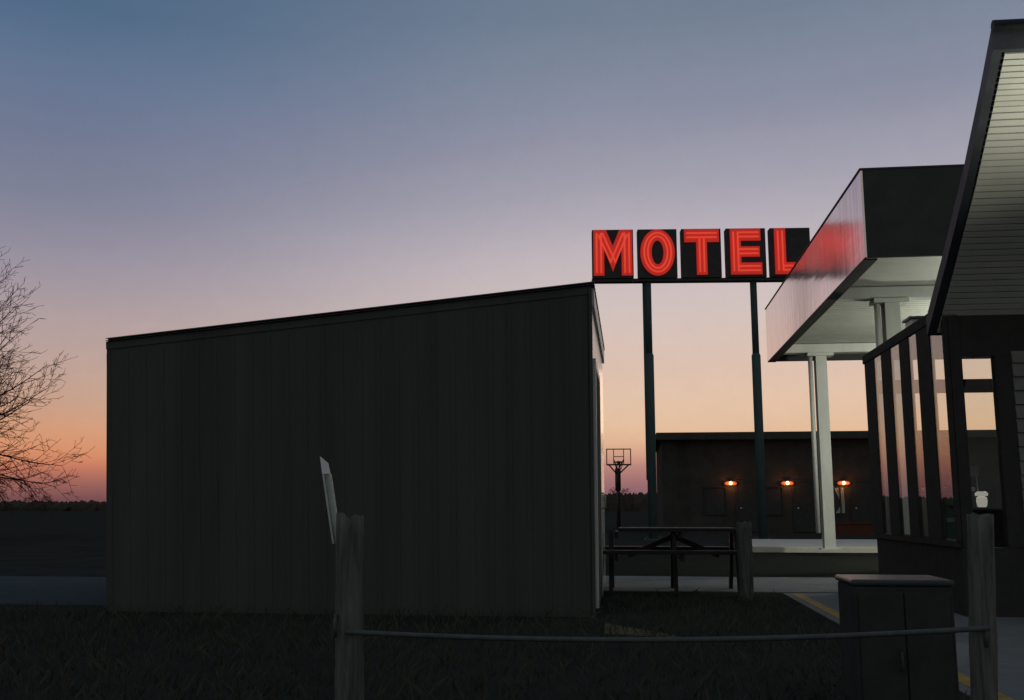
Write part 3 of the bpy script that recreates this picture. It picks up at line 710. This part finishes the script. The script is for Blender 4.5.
p3, c3_, w3_, z3_ = post('guard_post', 'dark wooden post at the right end of the picnic table', 740, 755, 522, 11.5, 0, 8)
for p_, c_, w_, z_ in ((p1, c1_, w1_, z1_), (p2, c2_, w2_, z2_)):
    band = MB(); zc = at_a(650, 630, PA)[2]
    band.tube([(c_[0] - w_ * .30, c_[1] - w_ * .5, zc + .05), (c_[0] - w_ * .3, c_[1] - w_ * .62, zc), (c_[0] - w_ * .3, c_[1] - w_ * .5, zc - .05)], .008, 6); band.build('cable_staple', M['cable'], p_)
ck = []
ya, ym, yb = 632, 640, 628
for j in range(33):
    t = j / 32; x = 345 + (990 - 345) * t; y = ya + (yb - ya) * t + 10.0 * 4 * t * (1 - t)
    q = at_a(x, y, PA - .02); ck.append((q[0], c1_[1] - w1_ * .62 + .0, q[2]))
cb = MB(); cb.tube(ck, .0115, 8)
tag(cb.build('guard_cable', M['cable'], None, (ck[0][0], PA, 0)), 'thin steel cable sagging between the two front posts', 'cable')
# marker stake: a flanged steel strip with a white reflective tip
SA = c1_[1] + w1_ * .52
ms0, ms1 = at_a(324.3, 459, SA), at_a(332.5, 515, SA)
ex = (ms1[0] - ms0[0]) / (ms0[2] - ms1[2]); bl = ms1[0] + ex * (ms1[2] - .84)
mk = thing('marker_stake', 'thin leaning steel marker stake with a white reflector tip', 'marker', (bl, SA, .84))
tipz = ms0[2] - (ms0[2] - ms1[2]) * .27; tl_ = ms0[0] + (ms1[0] - ms0[0]) * .27
hw = .020
def strip(mb, p, q, w, y0_, y1_):
    mb.prism([(p[0] - w, y0_, p[2]), (p[0] + w, y0_, p[2]), (q[0] + w, y0_, q[2]), (q[0] - w, y0_, q[2])], (0, y1_ - y0_, 0))
sm = MB(); B0, T0 = (bl, 0, .84), (tl_, 0, tipz)
strip(sm, B0, T0, hw * .55, SA + .012, SA + .016)
for sg in (-1, 1):
    strip(sm, (bl + sg * hw * .8, 0, .84), (tl_ + sg * hw * .8, 0, tipz), hw * .22, SA - .004, SA + .016)
sm.build('strip', M['stake'], mk)
rfm = MB(); rfm.prism([(tl_ - hw, SA - .006, tipz + .001), (tl_ + hw, SA - .006, tipz + .001), (ms0[0] + hw, SA - .006, ms0[2] - .02), (ms0[0] - hw, SA - .006, ms0[2] + .012)], (0, .006, 0)); rfm.build('reflector', M['reflector'], mk)

# ------------------------------------------------------------------ utility box
BA = 5.05
b0, b1 = at_a(851, 579.5, BA), at_a(955, 579.5, BA)
bz = b0[2]
ub = thing('utility_box', 'black utility cabinet with a shiny lid, left of the right post', 'utility box', ((b0[0] + b1[0]) / 2, BA, 0))
MB().box(b0[0] + .01, b1[0] - .01, BA + .01, BA + .38, .06, bz - .032).build('cabinet', M['boxmetal'], ub, bevel=.008)
MB().box(b0[0] - .02, b1[0] + .02, BA - .03, BA + .41, -.02, .058).build('plinth', M['boxmetal'], ub)
MB().box(b0[0], b1[0], BA, BA + .40, bz - .03, bz).build('lid', M['boxlid'], ub, bevel=.012)
for dx in (.04, .52):
    pass
dm = (b0[0] + b1[0]) / 2
dd = MB().box(b0[0] + .03, dm - .004, BA - .002, BA + .009, .1, bz - .06).build('door', M['boxmetal'], ub, bevel=.003)
dd2 = MB().box(dm + .004, b1[0] - .03, BA - .002, BA + .009, .1, bz - .06).build('door', M['boxmetal'], ub, bevel=.003)
MB().tube([(dm - .03, BA - .004, .33), (dm - .03, BA - .03, .33), (dm - .03, BA - .03, .25), (dm - .03, BA - .004, .25)], .006, 6).build('handle', M['blacksteel'], dd)

# ------------------------------------------------------------------ picnic table
TA = 12.55; tl0, tl1 = at_a(604, 550, TA)[0], at_a(744, 550, TA)[0]
pt = thing('picnic_table', 'dark wooden picnic table with fixed benches, between shed and canopy', 'picnic table', ((tl0 + tl1) / 2, TA, 0))
tp = MB()
for j in range(5): tp.box(tl0 + .18, tl1 - .12, TA - .36 + j * .147, TA - .36 + j * .147 + .135, .735, .775)
tp.build('table_top', M['darkwood'], pt, bevel=.004)
for sg in (-1, 1):
    bn = MB()
    for j in range(2):
        a_ = TA + sg * .64 + (j - 1) * .145 + .005; bn.box(tl0, tl1, a_, a_ + .135, .485, .525)
    bn.build('bench_seat', M['darkwood'], pt, bevel=.004)
for lx in (tl0 + .09, (tl0 + tl1) / 2, tl1 - .12):
    for sg in (-1, 1):
        lg = MB(); lg.beam((lx, TA + sg * .56, 0), (lx, TA + sg * .22, .73), .09, .045, up=(1, 0, 0)); lg.build('leg', M['darkwood'], pt)
    MB().box(lx + .05, lx + .09, TA - .76, TA + .76, .405, .482).build('bench_support', M['darkwood'], pt)
    MB().box(lx + .05, lx + .09, TA - .34, TA + .34, .655, .732).build('top_support', M['darkwood'], pt)
for sg in (-1, 1):
    MB().beam(((tl0 + tl1) / 2 + sg * .02, TA + sg * .03, .66), ((tl0 + tl1) / 2 + sg * .55, TA + sg * .03, .44), .04, .06).build('brace', M['darkwood'], pt)

# ------------------------------------------------------------------ bare tree at the left
def bare_tree(base, seed):
    rnd = random.Random(seed); limbs, twigs, trunk = MB(), MB(), MB()
    cnt = [0]
    def jitter(d, s): return (d + Vector((rnd.gauss(0, s), rnd.gauss(0, s), rnd.gauss(0, s)))).normalized()
    def grow(p, d, L, r, lev):
        cnt[0] += 1
        nseg = max(3, int(L / (.32 if lev < 3 else .17))); st = L / nseg
        pts, rad = [p.copy()], [r]; kids = []
        for i in range(nseg):
            t = (i + 1) / nseg
            trop = (.03 if lev == 1 else .03) * (1 if d.z > .1 else -.1)
            d = jitter(d,   .05 if lev < 3 else .075); d = (d + Vector((0, 0, trop))).normalized()
            p = p + d * st; pts.append(p.copy()); rad.append(max(r * (1 - .8 * t), .0065))
            if lev < 5 and t > (.22 if lev == 1 else .12):
                npc = {1: 1.6, 2: 1.4, 3: 1.1, 4: .8}[lev]
                for _ in range(int(npc + rnd.random())):
                    ax = jitter(Vector((0, 0, 0.001)), 1.0); side = d.cross(ax).normalized()
                    ang = R(rnd.uniform(28, 55)); nd = (d * math.cos(ang) + side * math.sin(ang)).normalized()
                    kl = L * rnd.uniform(.30, .52) * (1 - .45 * t)
                    if kl > .12: kids.append((p.copy(), nd, kl, rad[-1] * .62))
        (limbs if lev < 3 else twigs).tube(pts, rad, 5 if lev < 3 else 3, cap=False)
        for q, nd, kl, kr in kids: grow(q, nd, kl, max(kr, .0065), lev + 1)
    b = Vector(base); tp_ = [b]; d = Vector((.05, 0, 1)).normalized(); p = b
    for i in range(9):
        d = jitter(d, .05); p = p + d * .62; tp_.append(p.copy())
    trunk.tube(tp_, [.24 * (1 - .085 * i) + (.1 if i == 0 else 0) for i in range(10)], 10)
    az0 = rnd.uniform(0, 6)
    def at_trunk(z):
        f = z / .62; j = min(int(f), 8); return tp_[j].lerp(tp_[j + 1], f - j)
    for i in range(9):
        t = i / 8; az = az0 + i * 2.4; el = R(2 + 64 * t ** 1.2)
        if math.cos(az) > .55: az += 1.6
        grow(at_trunk(1.9 + 3.6 * t), Vector((math.cos(az) * math.cos(el), math.sin(az) * math.cos(el), math.sin(el))), rnd.uniform(4.0, 4.6) - .4 * t, .07 - .02 * t, 1)
    for i, (az, el, z, L) in enumerate(((.15, 0, 2.6, 5.3), (-.15, 17, 3.1, 4.9), (.3, 32, 3.8, 4.7), (-.05, 47, 4.4, 4.6), (-.35, -9, 2.5, 4.7), (.1, 10, 2.9, 5.0), (-.25, 25, 3.5, 4.8),
                                       (.25, 57, 4.9, 4.7), (.4, -14, 2.5, 4.5), (-.2, 39, 4.1, 4.7), (-.5, -20, 2.3, 4.2), (0, 66, 5.2, 4.7), (.5, 45, 4.5, 4.6), (-.4, 52, 4.7, 4.6), (.2, -5, 2.2, 4.9), (.55, 22, 3.3, 4.8))):
        e = R(el)
        grow(at_trunk(z + .3), Vector((math.cos(az) * math.cos(e), math.sin(az) * math.cos(e), math.sin(e))), L * .87, .05, 1)
    print('tree branches', cnt[0], len(limbs.f), len(twigs.f))
    return trunk, limbs, twigs
TB = at_a(-88, 540, 30)
TB = (TB[0], TB[1], 0)
tr = thing('bare_tree', 'tall leafless tree spreading fine branches at the left edge', 'tree', TB)
k_, li, tw = bare_tree(TB, 11)
k_.build('trunk', M['bark'], tr); li.build('limbs', M['bark'], tr); tw.build('twigs', M['bark'], tr)

# ------------------------------------------------------------------ far field edge
fw = MB(); rnd = random.Random(21)
def clump(mb, c, rx_, rz_, n=7):
    c = Vector(c); vs = []
    for kz in range(4):
        for q in range(n):
            t = 2 * math.pi * q / n; rr = (1, 1.05, .75, .25)[kz] * rnd.uniform(.75, 1.15)
            vs.append((c.x + rx_ * rr * math.cos(t), c.y + rx_ * .6 * rr * math.sin(t), c.z + rz_ * (0, .45, .8, 1.0)[kz] * rnd.uniform(.85, 1.1)))
    b_ = len(mb.v); mb.v += vs
    for kz in range(3):
        for q in range(n):
            r_ = (q + 1) % n; mb.f.append((b_ + kz * n + q, b_ + kz * n + r_, b_ + kz * n + n + r_, b_ + kz * n + n + q))
    mb.f.append(tuple(b_ + 3 * n + q for q in range(n)))
for px in range(-160, 1180, 3):
    a = rnd.uniform(430, 520); yy = 501.5 - max(0, min(1, (px - 150) / 450)) * 7.5 + rnd.uniform(-1.0, 1.3)
    q = at_a(px, yy, a); clump(fw, (q[0], a, -.3), rnd.uniform(2.2, 4.0), q[2] + .3)
tag(fw.build('far_wood', M['wood_far'], None, (0, 450, 0)), 'low dark line of far woods along the horizon', 'woods', kind='stuff')
spots = [(30, 496.5, 11, 'pale far bare tree, left one of the pair right of the tall leafless tree'), (47, 496.8, 10, 'far bare tree, right one of the pair near the dark shed'),
         (613.5, 489, 12, 'far tree just left of the basketball hoop pole'), (626, 490, 11, 'far tree just right of the basketball hoop pole')]
for px, yt, wpx, lab in spots:
    a = 400; q = at_a(px, yt, a); hgt = q[2]; wr = wpx / F * a / 2
    t_ = thing('distant_tree', lab, 'tree', (q[0], a, 0), 'small trees on the horizon')
    MB().tube([(q[0], a, 0), (q[0], a, hgt * .6)], [.25, .12], 5).build('trunk', M['wood_far'], t_)
    cr = MB()
    for j in range(230):
        th_, u_ = rnd.uniform(0, 6.28), rnd.uniform(.0, 1); rr = wr * (rnd.random() ** .5) * (1 - abs(u_ - .4) * .9)
        c = Vector((q[0] + rr * math.cos(th_), a + rr * math.sin(th_), hgt * (.3 + .7 * u_))); d = Vector((c.x - q[0], c.y - a, rnd.uniform(.3, 1.6))).normalized() * rnd.uniform(.5, 1.1)
        s_ = Vector((rnd.uniform(-1, 1), rnd.uniform(-1, 1), rnd.uniform(-1, 1))).normalized() * .13
        cr.face([c, c + d + s_, c + d * 1.2 - s_])
    cr.build('crown', M['wood_far'], t_)

# ------------------------------------------------------------------ rough grass near the shed and posts
gr = MB(); rnd = random.Random(5)
for j in range(15000):
    a = 2.2 + 9.5 * rnd.random() ** 1.3; l = rnd.uniform(-.62 * a - .5, min(1.62, .3 * a + .6))
    if a > A0 - .1 and l < L0 + .1: continue
    h = rnd.uniform(.03, .12) * (1.4 if rnd.random() < .06 else 1); t = rnd.uniform(0, 6.28); w = rnd.uniform(.003, .007)
    dx, dy = math.cos(t) * w, math.sin(t) * w; bx_, by_ = rnd.gauss(0, .35) * h, rnd.gauss(0, .35) * h
    gr.face([(l - dx, a - dy, -.002), (l + dx, a + dy, -.002), (l + bx_ * .5 + dx * .6, a + by_ * .5 + dy * .6, h * .6), (l + bx_ * 1.3, a + by_ * 1.3, h)])
tag(gr.build('grass', M['grass'], None, (0, 6, 0)), 'short rough dark grass in front of the shed', 'grass', kind='stuff')

sc.cycles.max_bounces = 8; sc.cycles.transparent_max_bounces = 24; sc.cycles.sample_clamp_indirect = 4
